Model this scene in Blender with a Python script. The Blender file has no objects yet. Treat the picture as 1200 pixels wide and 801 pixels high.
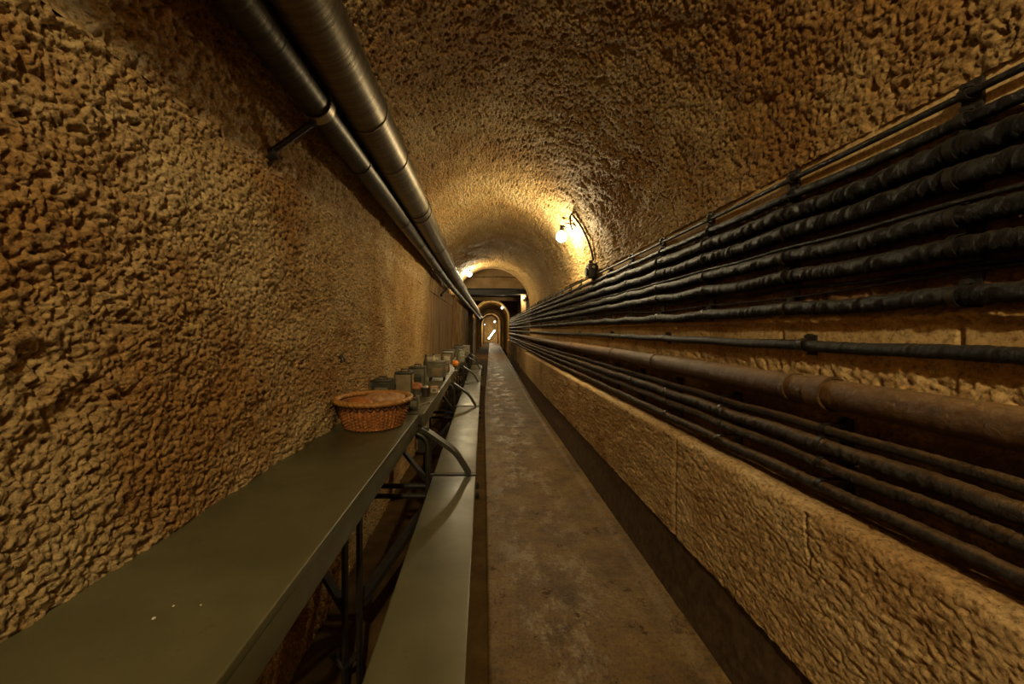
import bpy, bmesh, math, random
import numpy as np
from mathutils import Vector, Matrix

PI = math.pi
random.seed(7)
SC = bpy.context.scene
COL = SC.collection
HC = 1.17            # camera height


# ------------------------------------------------------------------ helpers
def bend(y):
    """the gallery veers gently to the right beyond the first vault"""
    t = y - 5.0
    if t <= 0: return 0.0
    if t < 2: return 0.02 * t * t / 4
    return 0.02 * (t - 1)


def bend_np(y):
    t = y - 5.0
    return np.where(t <= 0, 0.0, np.where(t < 2, 0.02 * t * t / 4, 0.02 * (t - 1)))


def h3(ix, iy, iz, seed):
    n = (ix.astype(np.int64) * 374761393 + iy.astype(np.int64) * 668265263 + iz.astype(np.int64) * 2147483647 + seed * 1274126177) & 0xFFFFFFFF
    n = ((n ^ (n >> 13)) * 1274126177) & 0xFFFFFFFF
    n = ((n ^ (n >> 15)) * 2246822519) & 0xFFFFFFFF
    n = n ^ (n >> 16)
    return (n & 0xFFFFFF) / float(0xFFFFFF)


def vnoise(p, scale, seed=0):
    q = p * scale
    i = np.floor(q).astype(np.int64)
    f = q - i
    f = f * f * (3 - 2 * f)
    r = 0
    for a in (0, 1):
        for b in (0, 1):
            for c in (0, 1):
                w = (f[:, 0] if a else 1 - f[:, 0]) * (f[:, 1] if b else 1 - f[:, 1]) * (f[:, 2] if c else 1 - f[:, 2])
                r = r + w * h3(i[:, 0] + a, i[:, 1] + b, i[:, 2] + c, seed)
    return r


def fbm(p, scale, seed=0, octv=3):
    r, a, t = 0, 1.0, 0
    for k in range(octv):
        r = r + a * vnoise(p, scale * 2 ** k, seed + k * 17)
        t += a
        a *= 0.5
    return r / t


def worley(p, scale, seed=0):
    q = p * scale
    i = np.floor(q).astype(np.int64)
    best = np.full(len(p), 9.0)
    for a in (-1, 0, 1):
        for b in (-1, 0, 1):
            for c in (-1, 0, 1):
                x, y, z = i[:, 0] + a, i[:, 1] + b, i[:, 2] + c
                dx = x + h3(x, y, z, seed) - q[:, 0]
                dy = y + h3(x, y, z, seed + 5) - q[:, 1]
                dz = z + h3(x, y, z, seed + 9) - q[:, 2]
                best = np.minimum(best, dx * dx + dy * dy + dz * dz)
    return np.sqrt(best)


def dome(f):
    return np.sqrt(np.clip(1 - (f / 0.85) ** 2, 0, 1))


def lumps(p, amp=1.0, size=0.0165, seed=3):
    """sprayed concrete: popcorn grains, clumps and pits"""
    warp = np.stack([vnoise(p, 30, seed + 40), vnoise(p, 30, seed + 41), vnoise(p, 30, seed + 42)], 1) - 0.5
    warp2 = np.stack([vnoise(p, 95, seed + 43), vnoise(p, 95, seed + 44), vnoise(p, 95, seed + 45)], 1) - 0.5
    pw = p + warp * size * 1.3 + warp2 * size * 0.8
    big = dome(worley(pw, 1 / size, seed))
    mid = dome(worley(pw, 1.9 / size, seed + 60))
    clump = fbm(p, 9, seed + 11, 3)
    pit = np.clip((fbm(p, 21, seed + 23, 3) - 0.60) / 0.14, 0, 1)
    return amp * (0.0115 * big * (0.55 + 0.9 * clump) + 0.0062 * mid + 0.014 * (clump - 0.5) - 0.006 * pit - 0.008 + 0.0062 * (fbm(p, 120, seed + 70, 2) - 0.5))


def smooth01(x, a, b):
    t = np.clip((x - a) / (b - a), 0, 1)
    return t * t * (3 - 2 * t)


def link(o, parent=None):
    COL.objects.link(o)
    if parent is not None: o.parent = parent
    return o


def mesh_obj(name, verts, faces, mat, parent=None, smooth=True):
    me = bpy.data.meshes.new(name)
    me.from_pydata([tuple(v) for v in verts], [], faces)
    me.materials.append(mat)
    if smooth: me.polygons.foreach_set('use_smooth', [True] * len(me.polygons))
    me.update()
    return link(bpy.data.objects.new(name, me), parent)


def grid_obj(name, V, mat, parent=None, close=False):
    """V: (n, m, 3) array of points -> quad grid"""
    n, m = V.shape[:2]
    me = bpy.data.meshes.new(name)
    me.vertices.add(n * m)
    me.vertices.foreach_set('co', V.reshape(-1).astype(np.float32))
    mm = m if close else m - 1
    I, J = np.meshgrid(np.arange(n - 1), np.arange(mm), indexing='ij')
    J2 = (J + 1) % m
    q = np.stack([I * m + J, I * m + J2, (I + 1) * m + J2, (I + 1) * m + J], -1).reshape(-1, 4)
    me.loops.add(q.size)
    me.loops.foreach_set('vertex_index', q.reshape(-1).astype(np.int32))
    me.polygons.add(len(q))
    me.polygons.foreach_set('loop_start', (np.arange(len(q)) * 4).astype(np.int32))
    me.polygons.foreach_set('use_smooth', np.ones(len(q), dtype=bool))
    me.update(calc_edges=True)
    me.validate()
    me.materials.append(mat)
    return link(bpy.data.objects.new(name, me), parent)


class MB:
    """collects boxes, bars, tubes and lathes; build() links them as ONE mesh object"""
    def __init__(s): s.bm = bmesh.new()

    def box(s, x0, x1, y0, y1, z0, z1, bev=0.0, seg=2):
        b = bmesh.new()
        bmesh.ops.create_cube(b, size=1.0)
        for v in b.verts:
            v.co = Vector(((x0 + x1) / 2 + v.co.x * (x1 - x0), (y0 + y1) / 2 + v.co.y * (y1 - y0), (z0 + z1) / 2 + v.co.z * (z1 - z0)))
        if bev > 0: bmesh.ops.bevel(b, geom=b.edges[:], offset=bev, segments=seg, profile=0.6, affect='EDGES')
        s._add(b)
        return s

    def _add(s, b):
        m = bpy.data.meshes.new('t'); b.to_mesh(m); b.free(); s.bm.from_mesh(m); bpy.data.meshes.remove(m)

    def bar(s, p0, p1, w, t, up=(0, 1, 0), bev=0.002):
        """flat bar from p0 to p1: width w along 'up', thickness t across"""
        p0, p1 = Vector(p0), Vector(p1)
        d = (p1 - p0); L = d.length; d.normalize()
        u = Vector(up); u = (u - d * u.dot(d)).normalized(); n = d.cross(u)
        b = bmesh.new(); bmesh.ops.create_cube(b, size=1.0)
        for v in b.verts: v.co = (p0 + p1) / 2 + d * v.co.x * L + u * v.co.y * w + n * v.co.z * t
        if bev > 0: bmesh.ops.bevel(b, geom=b.edges[:], offset=bev, segments=1, affect='EDGES')
        s._add(b)
        return s

    def tube(s, pts, r, n=12, cap=True):
        pts = [Vector(p) for p in pts]
        rs = r if hasattr(r, '__len__') else [r] * len(pts)
        rings = []
        ref = None
        for i, p in enumerate(pts):
            d = (pts[min(i + 1, len(pts) - 1)] - pts[max(i - 1, 0)]).normalized()
            if ref is None: ref = Vector((0, 0, 1)) if abs(d.z) < 0.9 else Vector((1, 0, 0))
            u = (ref - d * ref.dot(d)).normalized(); w = d.cross(u); ref = u
            rings.append([s.bm.verts.new(p + (u * math.cos(2 * PI * k / n) + w * math.sin(2 * PI * k / n)) * rs[i]) for k in range(n)])
        for a, b in zip(rings, rings[1:]):
            for k in range(n): s.bm.faces.new((a[k], a[(k + 1) % n], b[(k + 1) % n], b[k]))
        if cap:
            s.bm.faces.new(rings[0][::-1]); s.bm.faces.new(rings[-1])
        return s

    def strip(s, pts, w, t, up=(0, 1, 0)):
        """a bent flat bar through pts lying in a plane normal to 'up'"""
        pts = [Vector(p) for p in pts]; u = Vector(up)
        R = []
        for i, p in enumerate(pts):
            d = (pts[min(i + 1, len(pts) - 1)] - pts[max(i - 1, 0)]).normalized()
            n = d.cross(u).normalized()
            R.append([s.bm.verts.new(p + u * a * w / 2 + n * b * t / 2) for a, b in ((-1, -1), (1, -1), (1, 1), (-1, 1))])
        for a, b in zip(R, R[1:]):
            for k in range(4): s.bm.faces.new((a[k], a[(k + 1) % 4], b[(k + 1) % 4], b[k]))
        s.bm.faces.new(R[0][::-1]); s.bm.faces.new(R[-1])
        return s

    def lathe(s, prof, n=32, c=(0, 0, 0), sx=1, sy=1):
        rings = []
        for r, z in prof:
            if r < 1e-6: rings.append([s.bm.verts.new((c[0], c[1], c[2] + z))])
            else: rings.append([s.bm.verts.new((c[0] + r * sx * math.cos(2 * PI * k / n), c[1] + r * sy * math.sin(2 * PI * k / n), c[2] + z)) for k in range(n)])
        for a, b in zip(rings, rings[1:]):
            for k in range(n):
                k2 = (k + 1) % n
                if len(a) == 1 and len(b) == 1: continue
                if len(a) == 1: s.bm.faces.new((a[0], b[k2], b[k]))
                elif len(b) == 1: s.bm.faces.new((a[k], a[k2], b[0]))
                else: s.bm.faces.new((a[k], a[k2], b[k2], b[k]))
        return s

    def sphere(s, c, r, n=24, m=14, f=(1, 1, 1)):
        return s.lathe([(r * f[0] * math.sin(PI * i / m), -r * f[2] * math.cos(PI * i / m)) for i in range(m + 1)], n, c)

    def build(s, name, mat, parent=None, smooth=True, angle=40):
        bmesh.ops.recalc_face_normals(s.bm, faces=s.bm.faces[:])
        me = bpy.data.meshes.new(name)
        s.bm.to_mesh(me); s.bm.free()
        me.materials.append(mat)
        if smooth:
            me.polygons.foreach_set('use_smooth', [True] * len(me.polygons))
            me.set_sharp_from_angle(angle=math.radians(angle))
        me.update()
        return link(bpy.data.objects.new(name, me), parent)


def tag(o, label, cat, group=None):
    o['label'] = label; o['category'] = cat
    if group: o['group'] = group
    return o


def struct(o):
    o['kind'] = 'structure'
    return o


def thing(name, label, cat, loc=(0, 0, 0), rz=0, group=None):
    o = bpy.data.objects.new(name, None)
    o.empty_display_size = 0.05
    COL.objects.link(o)
    o.location = (loc[0] + bend(loc[1]), loc[1], loc[2]); o.rotation_euler = (0, 0, rz)
    return tag(o, label, cat, group)


def dup(root, loc, label, rz=None):
    r = root.copy(); COL.objects.link(r)
    r.location = (loc[0] + bend(loc[1]), loc[1], loc[2])
    if rz is not None: r.rotation_euler = (0, 0, rz)
    r['label'] = label
    for ch in list(root.children):
        c = ch.copy(); COL.objects.link(c); c.parent = r
        for g in list(ch.children):
            d = g.copy(); COL.objects.link(d); d.parent = c
    return r


# ---------------------------------------------------------------- materials
class NT:
    def __init__(s, name):
        s.m = bpy.data.materials.new(name); s.m.use_nodes = True
        s.t = s.m.node_tree; s.t.nodes.clear()
        s.out = s.n('ShaderNodeOutputMaterial'); s.b = s.n('ShaderNodeBsdfPrincipled')
        s.l(s.b.outputs[0], s.out.inputs[0])
        s.co = s.n('ShaderNodeTexCoord').outputs['Object']

    def n(s, t): return s.t.nodes.new(t)
    def l(s, a, b): s.t.links.new(a, b)

    def mapped(s, sc):
        m = s.n('ShaderNodeMapping'); m.inputs['Scale'].default_value = sc; s.l(s.co, m.inputs[0]); return m.outputs[0]

    def noise(s, scale, detail=4, rough=0.6, vec=None, dist=0):
        n = s.n('ShaderNodeTexNoise'); n.inputs['Scale'].default_value = scale; n.inputs['Detail'].default_value = detail
        n.inputs['Roughness'].default_value = rough; n.inputs['Distortion'].default_value = dist
        s.l(vec or s.co, n.inputs['Vector']); return n.outputs['Fac']

    def voro(s, scale, vec=None, feat='F1'):
        n = s.n('ShaderNodeTexVoronoi'); n.feature = feat; n.inputs['Scale'].default_value = scale
        s.l(vec or s.co, n.inputs['Vector']); return n.outputs['Distance']

    def ramp(s, fac, stops):
        r = s.n('ShaderNodeValToRGB'); e = r.color_ramp.elements
        while len(e) < len(stops): e.new(0.5)
        for i, (p, c) in enumerate(stops):
            e[i].position = p; e[i].color = (*c, 1) if len(c) == 3 else c
        s.l(fac, r.inputs[0]); return r.outputs[0]

    def mix(s, fac, a, b, mode='MIX'):
        m = s.n('ShaderNodeMix'); m.data_type = 'RGBA'; m.blend_type = mode
        for v, i in ((fac, 0), (a, 6), (b, 7)):
            if isinstance(v, (int, float)): m.inputs[i].default_value = v
            elif isinstance(v, tuple): m.inputs[i].default_value = (*v, 1)
            else: s.l(v, m.inputs[i])
        return m.outputs[2]

    def math(s, op, a, b=0.0):
        m = s.n('ShaderNodeMath'); m.operation = op
        for v, i in ((a, 0), (b, 1)):
            if isinstance(v, (int, float)): m.inputs[i].default_value = v
            else: s.l(v, m.inputs[i])
        return m.outputs[0]

    def rng(s, v, a, b, c=0.0, d=1.0):
        m = s.n('ShaderNodeMapRange'); m.interpolation_type = 'SMOOTHSTEP'
        s.l(v, m.inputs[0])
        for i, x in enumerate((a, b, c, d)): m.inputs[i + 1].default_value = x
        return m.outputs[0]

    def xyz(s):
        x = s.n('ShaderNodeSeparateXYZ'); s.l(s.co, x.inputs[0]); return x.outputs

    def bump(s, h, strength=0.5, dist=0.005, prev=None):
        b = s.n('ShaderNodeBump'); b.inputs['Strength'].default_value = strength; b.inputs['Distance'].default_value = dist
        s.l(h, b.inputs['Height'])
        if prev is not None: s.l(prev, b.inputs['Normal'])
        s.l(b.outputs[0], s.b.inputs['Normal']); return b.outputs[0]

    def set(s, color=None, rough=None, metal=None, spec=None):
        for k, v in (('Base Color', color), ('Roughness', rough), ('Metallic', metal), ('Specular IOR Level', spec)):
            if v is None: continue
            if isinstance(v, tuple): s.b.inputs[k].default_value = (*v, 1)
            elif isinstance(v, (int, float)): s.b.inputs[k].default_value = v
            else: s.l(v, s.b.inputs[k])
        return s.m


def simple(name, c0, c1, scale=20, rough=0.5, metal=0.0, bump=0.0, bscale=60, spec=None):
    t = NT(name)
    col = t.ramp(t.noise(scale, 5), [(0.35, c0), (0.68, c1)])
    if bump: t.bump(t.noise(bscale, 4), bump, 0.003)
    return t.set(col, rough, metal, spec)


def mat_shotcrete():
    t = NT('sprayed_concrete')
    x = t.xyz()
    base = t.ramp(t.noise(1.4, 5, 0.62, dist=0.6), [(0.34, (0.40, 0.245, 0.09)), (0.5, (0.52, 0.36, 0.155)), (0.66, (0.60, 0.45, 0.225))])
    # iron staining, heavier towards the near end of the gallery
    st = t.math('MULTIPLY', t.rng(t.noise(2.3, 6, 0.7), 0.40, 0.62), t.rng(x[1], 4.2, 1.0, 0.25, 0.9))
    base = t.mix(st, base, (0.33, 0.165, 0.042))
    # damp black patches
    bl = t.rng(t.noise(1.9, 7, 0.72, vec=t.mapped((1.0, 1.0, 1.3)), dist=0.4), 0.635, 0.76, 0, 0.8)
    base = t.mix(bl, base, (0.055, 0.038, 0.018))
    fine = t.ramp(t.noise(85, 6, 0.78), [(0.36, (0.30, 0.26, 0.2)), (0.5, (0.9, 0.9, 0.9)), (0.66, (1.25, 1.25, 1.2))])
    base = t.mix(1.0, base, fine, 'MULTIPLY')
    # lime streak below the ventilation pipes
    zz = t.math('SUBTRACT', x[2], 1.70)
    band = t.math('MULTIPLY', t.rng(t.math('ABSOLUTE', zz), 0.012, 0.07, 1, 0), t.rng(t.noise(26, 5, 0.75), 0.47, 0.62))
    band = t.math('MULTIPLY', band, t.rng(x[0], -0.5, -0.6, 0, 0.75))
    base = t.mix(band, base, (0.62, 0.52, 0.36))
    # smoother rendered plaster past the rough stretch, on the left
    pl = t.ramp(t.noise(3.0, 5, 0.65, vec=t.mapped((2.0, 5.0, 0.45))), [(0.36, (0.20, 0.10, 0.032)), (0.52, (0.43, 0.28, 0.115)), (0.68, (0.55, 0.41, 0.2))])
    f = t.math('MULTIPLY', t.rng(x[1], 4.35, 4.75), t.rng(x[0], -0.35, -0.5))
    base = t.mix(f, base, pl)
    rh = t.ramp(t.noise(5, 4), [(0.35, (0.62,) * 3), (0.65, (0.85,) * 3)])
    p = t.bump(t.noise(150, 6, 0.8), 1.0, 0.008)
    t.bump(t.voro(90), 0.5, 0.008, p)
    return t.set(base, rh, 0, 0.15)


def mat_rough_low():
    t = NT('pebbled_concrete')
    base = t.ramp(t.noise(2.2, 5, 0.65, dist=0.5), [(0.32, (0.40, 0.245, 0.10)), (0.5, (0.53, 0.37, 0.175)), (0.68, (0.60, 0.45, 0.24))])
    base = t.mix(1.0, base, t.ramp(t.noise(90, 6, 0.78), [(0.36, (0.36, 0.31, 0.24)), (0.5, (0.92,) * 3), (0.66, (1.25,) * 3)]), 'MULTIPLY')
    x = t.xyz()
    # earthy dirt gathered on the ledge
    base = t.mix(t.math('MULTIPLY', t.rng(x[0], 0.85, 0.90), t.rng(t.noise(14, 5, 0.7), 0.3, 0.6, 0.3, 0.8)), base, (0.28, 0.15, 0.05))
    p = t.bump(t.noise(140, 6, 0.75), 0.7, 0.006)
    t.bump(t.voro(85), 0.3, 0.005, p)
    return t.set(base, 0.85, 0, 0.15)


def mat_right_wall():
    t = NT('cast_concrete')
    base = t.ramp(t.noise(3.2, 5, 0.65, vec=t.mapped((1, 1.6, 0.8))), [(0.32, (0.36, 0.22, 0.085)), (0.5, (0.52, 0.36, 0.16)), (0.68, (0.60, 0.44, 0.22))])
    x = t.xyz()
    # patchy rust-brown darkening behind the upper cables
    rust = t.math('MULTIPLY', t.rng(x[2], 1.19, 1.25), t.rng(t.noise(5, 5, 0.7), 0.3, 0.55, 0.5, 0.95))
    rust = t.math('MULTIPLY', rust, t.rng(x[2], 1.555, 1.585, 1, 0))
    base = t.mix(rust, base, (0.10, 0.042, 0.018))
    rust2 = t.math('MULTIPLY', t.rng(x[2], 0.98, 0.93), t.rng(t.noise(5, 5, 0.7), 0.3, 0.55, 0.45, 0.9))  # same patchy dark brown low down, behind the dusty cables
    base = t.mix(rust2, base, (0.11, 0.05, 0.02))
    base = t.mix(1.0, base, t.ramp(t.noise(90, 6, 0.78), [(0.36, (0.42, 0.37, 0.3)), (0.5, (0.92,) * 3), (0.66, (1.2,) * 3)]), 'MULTIPLY')
    t.bump(t.noise(130, 6, 0.75), 0.5, 0.004)
    return t.set(base, 0.85, 0, 0.15)


def mat_floor():
    t = NT('worn_floor_screed')
    x = t.xyz()
    base = t.ramp(t.noise(4.5, 8, 0.75), [(0.36, (0.062, 0.032, 0.007)), (0.5, (0.125, 0.070, 0.015)), (0.66, (0.18, 0.11, 0.030))])
    mid = t.math('MULTIPLY', t.rng(x[0], 0.02, 0.2), t.rng(x[0], 0.62, 0.42))
    wear = t.math('MULTIPLY', t.rng(t.noise(3.6, 9, 0.78, vec=t.mapped((1.3, 0.8, 1))), 0.49, 0.60), t.math('MULTIPLY', t.math('ADD', mid, 0.25), 0.8))
    base = t.mix(t.math('MULTIPLY', wear, 0.8), base, (0.195, 0.138, 0.062))
    chips = t.rng(t.noise(8.5, 8, 0.75), 0.585, 0.625)
    base = t.mix(t.math('MULTIPLY', chips, 0.75), base, (0.048, 0.023, 0.006))
    specks = t.noise(70, 6, 0.8)
    base = t.mix(1.0, base, t.ramp(specks, [(0.36, (0.42,) * 3), (0.48, (0.95,) * 3), (0.66, (1.2,) * 3)]), 'MULTIPLY')
    rh = t.mix(wear, (0.58,) * 3, (0.34,) * 3)
    rh = t.mix(chips, rh, (0.8,) * 3)
    p = t.bump(specks, 0.45, 0.004)
    t.bump(t.noise(8.5, 8, 0.75), 0.35, 0.012, p)
    return t.set(base, rh, 0, 0.33)


def mat_cable(name, c0, c1, dust, amt, ring=70.0):
    t = NT(name)
    base = t.ramp(t.noise(30, 5, 0.7), [(0.35, c0), (0.7, c1)])
    g = t.n('ShaderNodeNewGeometry'); sx = t.n('ShaderNodeSeparateXYZ'); t.l(g.outputs['Normal'], sx.inputs[0])
    # dust that has settled on upward faces
    d = t.math('MULTIPLY', t.rng(sx.outputs[2], 0.3, 0.95), t.rng(t.noise(24, 5, 0.75), 0.3, 0.6, 0.35, 1.0))
    base = t.mix(t.math('MULTIPLY', d, amt), base, dust)
    w = t.noise(1.0, 5, 0.75, vec=t.mapped((70, ring * 3.2, 70)), dist=1.0)
    p = t.bump(w, 1.0, 0.007)
    return t.set(base, 0.45, 0, 0.2)


def mat_vent(name, c0, c1, rough):
    t = NT(name)
    v = t.mapped((1.5, 90, 1.5))
    n = t.noise(1.0, 4, 0.6, vec=v)
    base = t.ramp(n, [(0.3, c0), (0.7, c1)])
    base = t.mix(t.rng(t.noise(12, 5, 0.7), 0.5, 0.7, 0, 0.5), base, (c0[0] * 0.6, c0[1] * 0.55, c0[2] * 0.45))
    t.bump(n, 0.35, 0.004)
    return t.set(base, rough, 0.8)


def mat_paint(name, c0, c1):
    t = NT(name)
    base = t.ramp(t.noise(4, 6, 0.6, dist=0.4), [(0.35, c0), (0.65, c1)])
    base = t.mix(t.rng(t.noise(110, 3, 0.6), 0.63, 0.7, 0, 0.45), base, (0.045, 0.03, 0.012))
    rh = t.ramp(t.noise(9, 5, 0.65), [(0.35, (0.30,) * 3), (0.65, (0.46,) * 3)])
    t.bump(t.noise(26, 4, 0.6), 0.07, 0.004)
    return t.set(base, rh, 0.0, 0.5)


def glow_shell(name, col, s):
    """lit bulb glass: glows, and lets the filament's light through"""
    m = bpy.data.materials.new(name); m.use_nodes = True
    nt = m.node_tree; nt.nodes.clear()
    e = nt.nodes.new('ShaderNodeEmission'); o = nt.nodes.new('ShaderNodeOutputMaterial')
    t = nt.nodes.new('ShaderNodeBsdfTransparent'); a = nt.nodes.new('ShaderNodeAddShader')
    e.inputs[0].default_value = (*col, 1); e.inputs[1].default_value = s
    nt.links.new(e.outputs[0], a.inputs[0]); nt.links.new(t.outputs[0], a.inputs[1]); nt.links.new(a.outputs[0], o.inputs[0])
    m.cycles.emission_sampling = 'NONE'
    return m


def emis(name, col, s):
    m = bpy.data.materials.new(name); m.use_nodes = True
    nt = m.node_tree; nt.nodes.clear()
    e = nt.nodes.new('ShaderNodeEmission'); o = nt.nodes.new('ShaderNodeOutputMaterial')
    e.inputs[0].default_value = (*col, 1); e.inputs[1].default_value = s
    nt.links.new(e.outputs[0], o.inputs[0])
    return m


def mat_wicker(name, c0, c1):
    t = NT(name)
    base = t.ramp(t.noise(45, 4, 0.6), [(0.3, c0), (0.7, c1)])
    t.bump(t.noise(160, 3), 0.4, 0.002)
    return t.set(base, 0.5, 0, 0.4)


def mat_glass():
    t = NT('jar_glass')
    t.b.inputs['Transmission Weight'].default_value = 0.85
    t.b.inputs['IOR'].default_value = 1.3
    return t.set((0.86, 0.86, 0.74), 0.15, 0)


SHOT = mat_shotcrete(); LOW = mat_rough_low(); RW = mat_right_wall(); FLOOR = mat_floor()
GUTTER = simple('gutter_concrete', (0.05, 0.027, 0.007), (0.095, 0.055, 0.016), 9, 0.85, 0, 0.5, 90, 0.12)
BASEB = simple('black_skirting_paint', (0.035, 0.022, 0.012), (0.11, 0.07, 0.034), 26, 0.55, 0, 0.7, 120)
PLAST = simple('old_plaster', (0.30, 0.19, 0.085), (0.50, 0.36, 0.19), 2.2, 0.9, 0, 0.4, 70, 0.1)
PALE = simple('pale_plaster', (0.33, 0.22, 0.09), (0.60, 0.44, 0.20), 2.0, 0.95, 0, 0.3, 60, 0.0)
DARKC = simple('dark_concrete', (0.045, 0.028, 0.014), (0.12, 0.075, 0.035), 4, 0.8, 0, 0.5, 60)  # dark brown tone for recess walls, rear wall and alternate far ribs
TABLE = mat_paint('olive_table_paint', (0.054, 0.050, 0.022), (0.080, 0.074, 0.034))
BENCH = mat_paint('olive_bench_paint', (0.066, 0.060, 0.026), (0.100, 0.090, 0.042))
STEEL = simple('dark_olive_steel', (0.020, 0.019, 0.012), (0.045, 0.042, 0.026), 18, 0.42, 0.2, 0.15, 80)
IRON = simple('black_iron', (0.010, 0.009, 0.008), (0.03, 0.024, 0.018), 40, 0.5, 0.3, 0.3, 150)
TAR = mat_cable('tarred_cable', (0.003, 0.0026, 0.002), (0.008, 0.0066, 0.005), (0.042, 0.030, 0.014), 0.75)
TARB = mat_cable('dusty_cable', (0.014, 0.010, 0.007), (0.035, 0.024, 0.014), (0.17, 0.10, 0.042), 0.9, 50)
COND = mat_cable('black_conduit', (0.008, 0.007, 0.006), (0.016, 0.014, 0.011), (0.07, 0.05, 0.03), 0.5, 20)
RUSTP = mat_cable('rusted_pipe', (0.06, 0.030, 0.012), (0.13, 0.07, 0.028), (0.26, 0.155, 0.065), 0.8, 20)
VENT = mat_vent('brushed_duct', (0.09, 0.075, 0.048), (0.20, 0.168, 0.11), 0.42)
VENT2 = mat_vent('dark_lacquered_pipe', (0.03, 0.025, 0.016), (0.075, 0.063, 0.042), 0.42)
GALV = simple('galvanised_strap', (0.24, 0.2, 0.15), (0.4, 0.34, 0.25), 30, 0.4, 0.7, 0.1, 90)
WICK = mat_wicker('wicker', (0.13, 0.042, 0.009), (0.36, 0.135, 0.028)); WICKR = mat_wicker('rim_wicker', (0.24, 0.10, 0.018), (0.44, 0.22, 0.05))
WICKD = simple('dark_wicker', (0.045, 0.016, 0.006), (0.11, 0.04, 0.012), 60, 0.55, 0, 0.4, 160)
BREAD = simple('bread_crust', (0.24, 0.11, 0.035), (0.50, 0.30, 0.14), 22, 0.6, 0, 0.5, 60)
BREAD2 = simple('rusty_crust', (0.30, 0.095, 0.022), (0.46, 0.17, 0.045), 22, 0.55, 0, 0.4, 60)
TIN = simple('dull_tin', (0.13, 0.115, 0.07), (0.22, 0.2, 0.13), 22, 0.45, 0.35, 0.2, 70)
TINB = simple('tan_tin', (0.21, 0.155, 0.075), (0.31, 0.235, 0.125), 22, 0.5, 0.2, 0.2, 70)
TIND = simple('dark_tin', (0.035, 0.034, 0.022), (0.08, 0.076, 0.048), 25, 0.45, 0.4, 0.2, 70)
TINL = simple('pale_enamel', (0.42, 0.37, 0.26), (0.58, 0.51, 0.38), 22, 0.4, 0.0, 0.1, 70)
PINK = simple('faded_red_label', (0.40, 0.19, 0.10), (0.50, 0.28, 0.17), 22, 0.6, 0.0, 0.1, 70)
ORANGE = simple('orange_peel', (0.75, 0.22, 0.012), (0.85, 0.31, 0.03), 18, 0.45, 0, 0.15, 160)
WOOD = simple('dark_wood', (0.035, 0.02, 0.009), (0.075, 0.045, 0.02), 22, 0.6, 0, 0.4, 70)
WHITE = simple('off_white_paint', (0.42, 0.36, 0.28), (0.58, 0.5, 0.4), 8, 0.5, 0, 0.2, 60)
GLASS = mat_glass()
WARM = (1.0, 0.81, 0.47)
SHELL = glow_shell('bulb_glow', (1.0, 0.93, 0.76), 5.0)
STREAK = emis('streak_glow', (1.0, 0.9, 0.7), 40.0)


def warp_rows(V):
    V[..., 0] += bend_np(V[..., 1])
    return V


def ysteps(y0, y1, k, ymin, coarse=0.05):
    ys = []
    y = y0
    while y < y1:
        ys.append(y)
        y += max(coarse if y < ymin - 0.05 else 0, k * max(y, ymin))
    ys.append(y1)
    return np.array(ys)


VC = (0.145, 1.65); VR = 0.80
YE = 7.6            # end of the rough vault
Y2 = 16.0           # next vault begins

# -------------------------------------------------------------------- shell
def shell(name, prof, nrm, ys, fn, mat):
    P = np.zeros((len(ys), len(prof), 3))
    P[..., 0] = prof[None, :, 0]; P[..., 2] = prof[None, :, 1]; P[..., 1] = ys[:, None]
    N = np.zeros_like(P); N[..., 0] = nrm[None, :, 0]; N[..., 2] = nrm[None, :, 1]
    d = fn(P.reshape(-1, 3)).reshape(len(ys), len(prof))
    V = P + N * d[..., None]
    return struct(grid_obj(name, warp_rows(V), mat))


ysA = ysteps(-2.2, YE, 0.004, 0.5, 0.06)
zl = np.concatenate([np.arange(-0.05, 0.4, 0.008), np.linspace(0.4, 1.65, 430)])
profL = np.stack([np.full_like(zl, -0.655), zl], 1)
nL = np.stack([np.ones_like(zl), np.zeros_like(zl)], 1)


def dl(p):
    rough = 1 - smooth01(p[:, 1], 4.3, 4.7)
    d = lumps(p, 1.2, 0.0135) * (0.06 + 0.94 * rough)
    hol = np.exp(-(((p[:, 1] - 0.56) / 0.06) ** 2 + ((p[:, 2] - 1.12) / 0.10) ** 2))      # spalled hollow
    d = d - hol * 0.06 * np.clip(fbm(p, 24, 15, 3) - 0.32, 0, 1)
    return d + 0.010 * rough - 0.006


shell('wall_left', profL, nL, ysA, dl, SHOT)
th = np.linspace(PI, 0, 600)
profC = np.stack([VC[0] + VR * np.cos(th), VC[1] + VR * np.sin(th)], 1)
nC = np.stack([-np.cos(th), -np.sin(th)], 1)
ysC = ysteps(-2.2, YE, 0.0046, 0.62, 0.06)


def dc(p):
    rough = 1 - 0.94 * smooth01(p[:, 1], 4.3, 4.7) * smooth01(-p[:, 0], 0.45, 0.6)
    ring = 0.006 * np.sin(p[:, 1] * 5.2) * smooth01(p[:, 1], 2.5, 4.0)
    return lumps(p, 1.2) * rough + 0.004 + ring


shell('ceiling', profC, nC, ysC, dc, SHOT)

# smooth end collar of the vault
V = np.zeros((2, len(th), 3))
for i, y in enumerate((YE - 0.01, YE + 0.16)):
    V[i, :, 0] = VC[0] + (VR - 0.02) * np.cos(th); V[i, :, 2] = VC[1] + (VR - 0.02) * np.sin(th); V[i, :, 1] = y
struct(grid_obj('trim_1', warp_rows(V), PLAST))

# right wall behind the cables (above the ledge)
zr = np.arange(0.715, 1.66, 0.006)
profR = np.stack([np.full_like(zr, 0.95), zr], 1)
nR = np.stack([-np.ones_like(zr), np.zeros_like(zr)], 1)


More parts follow.
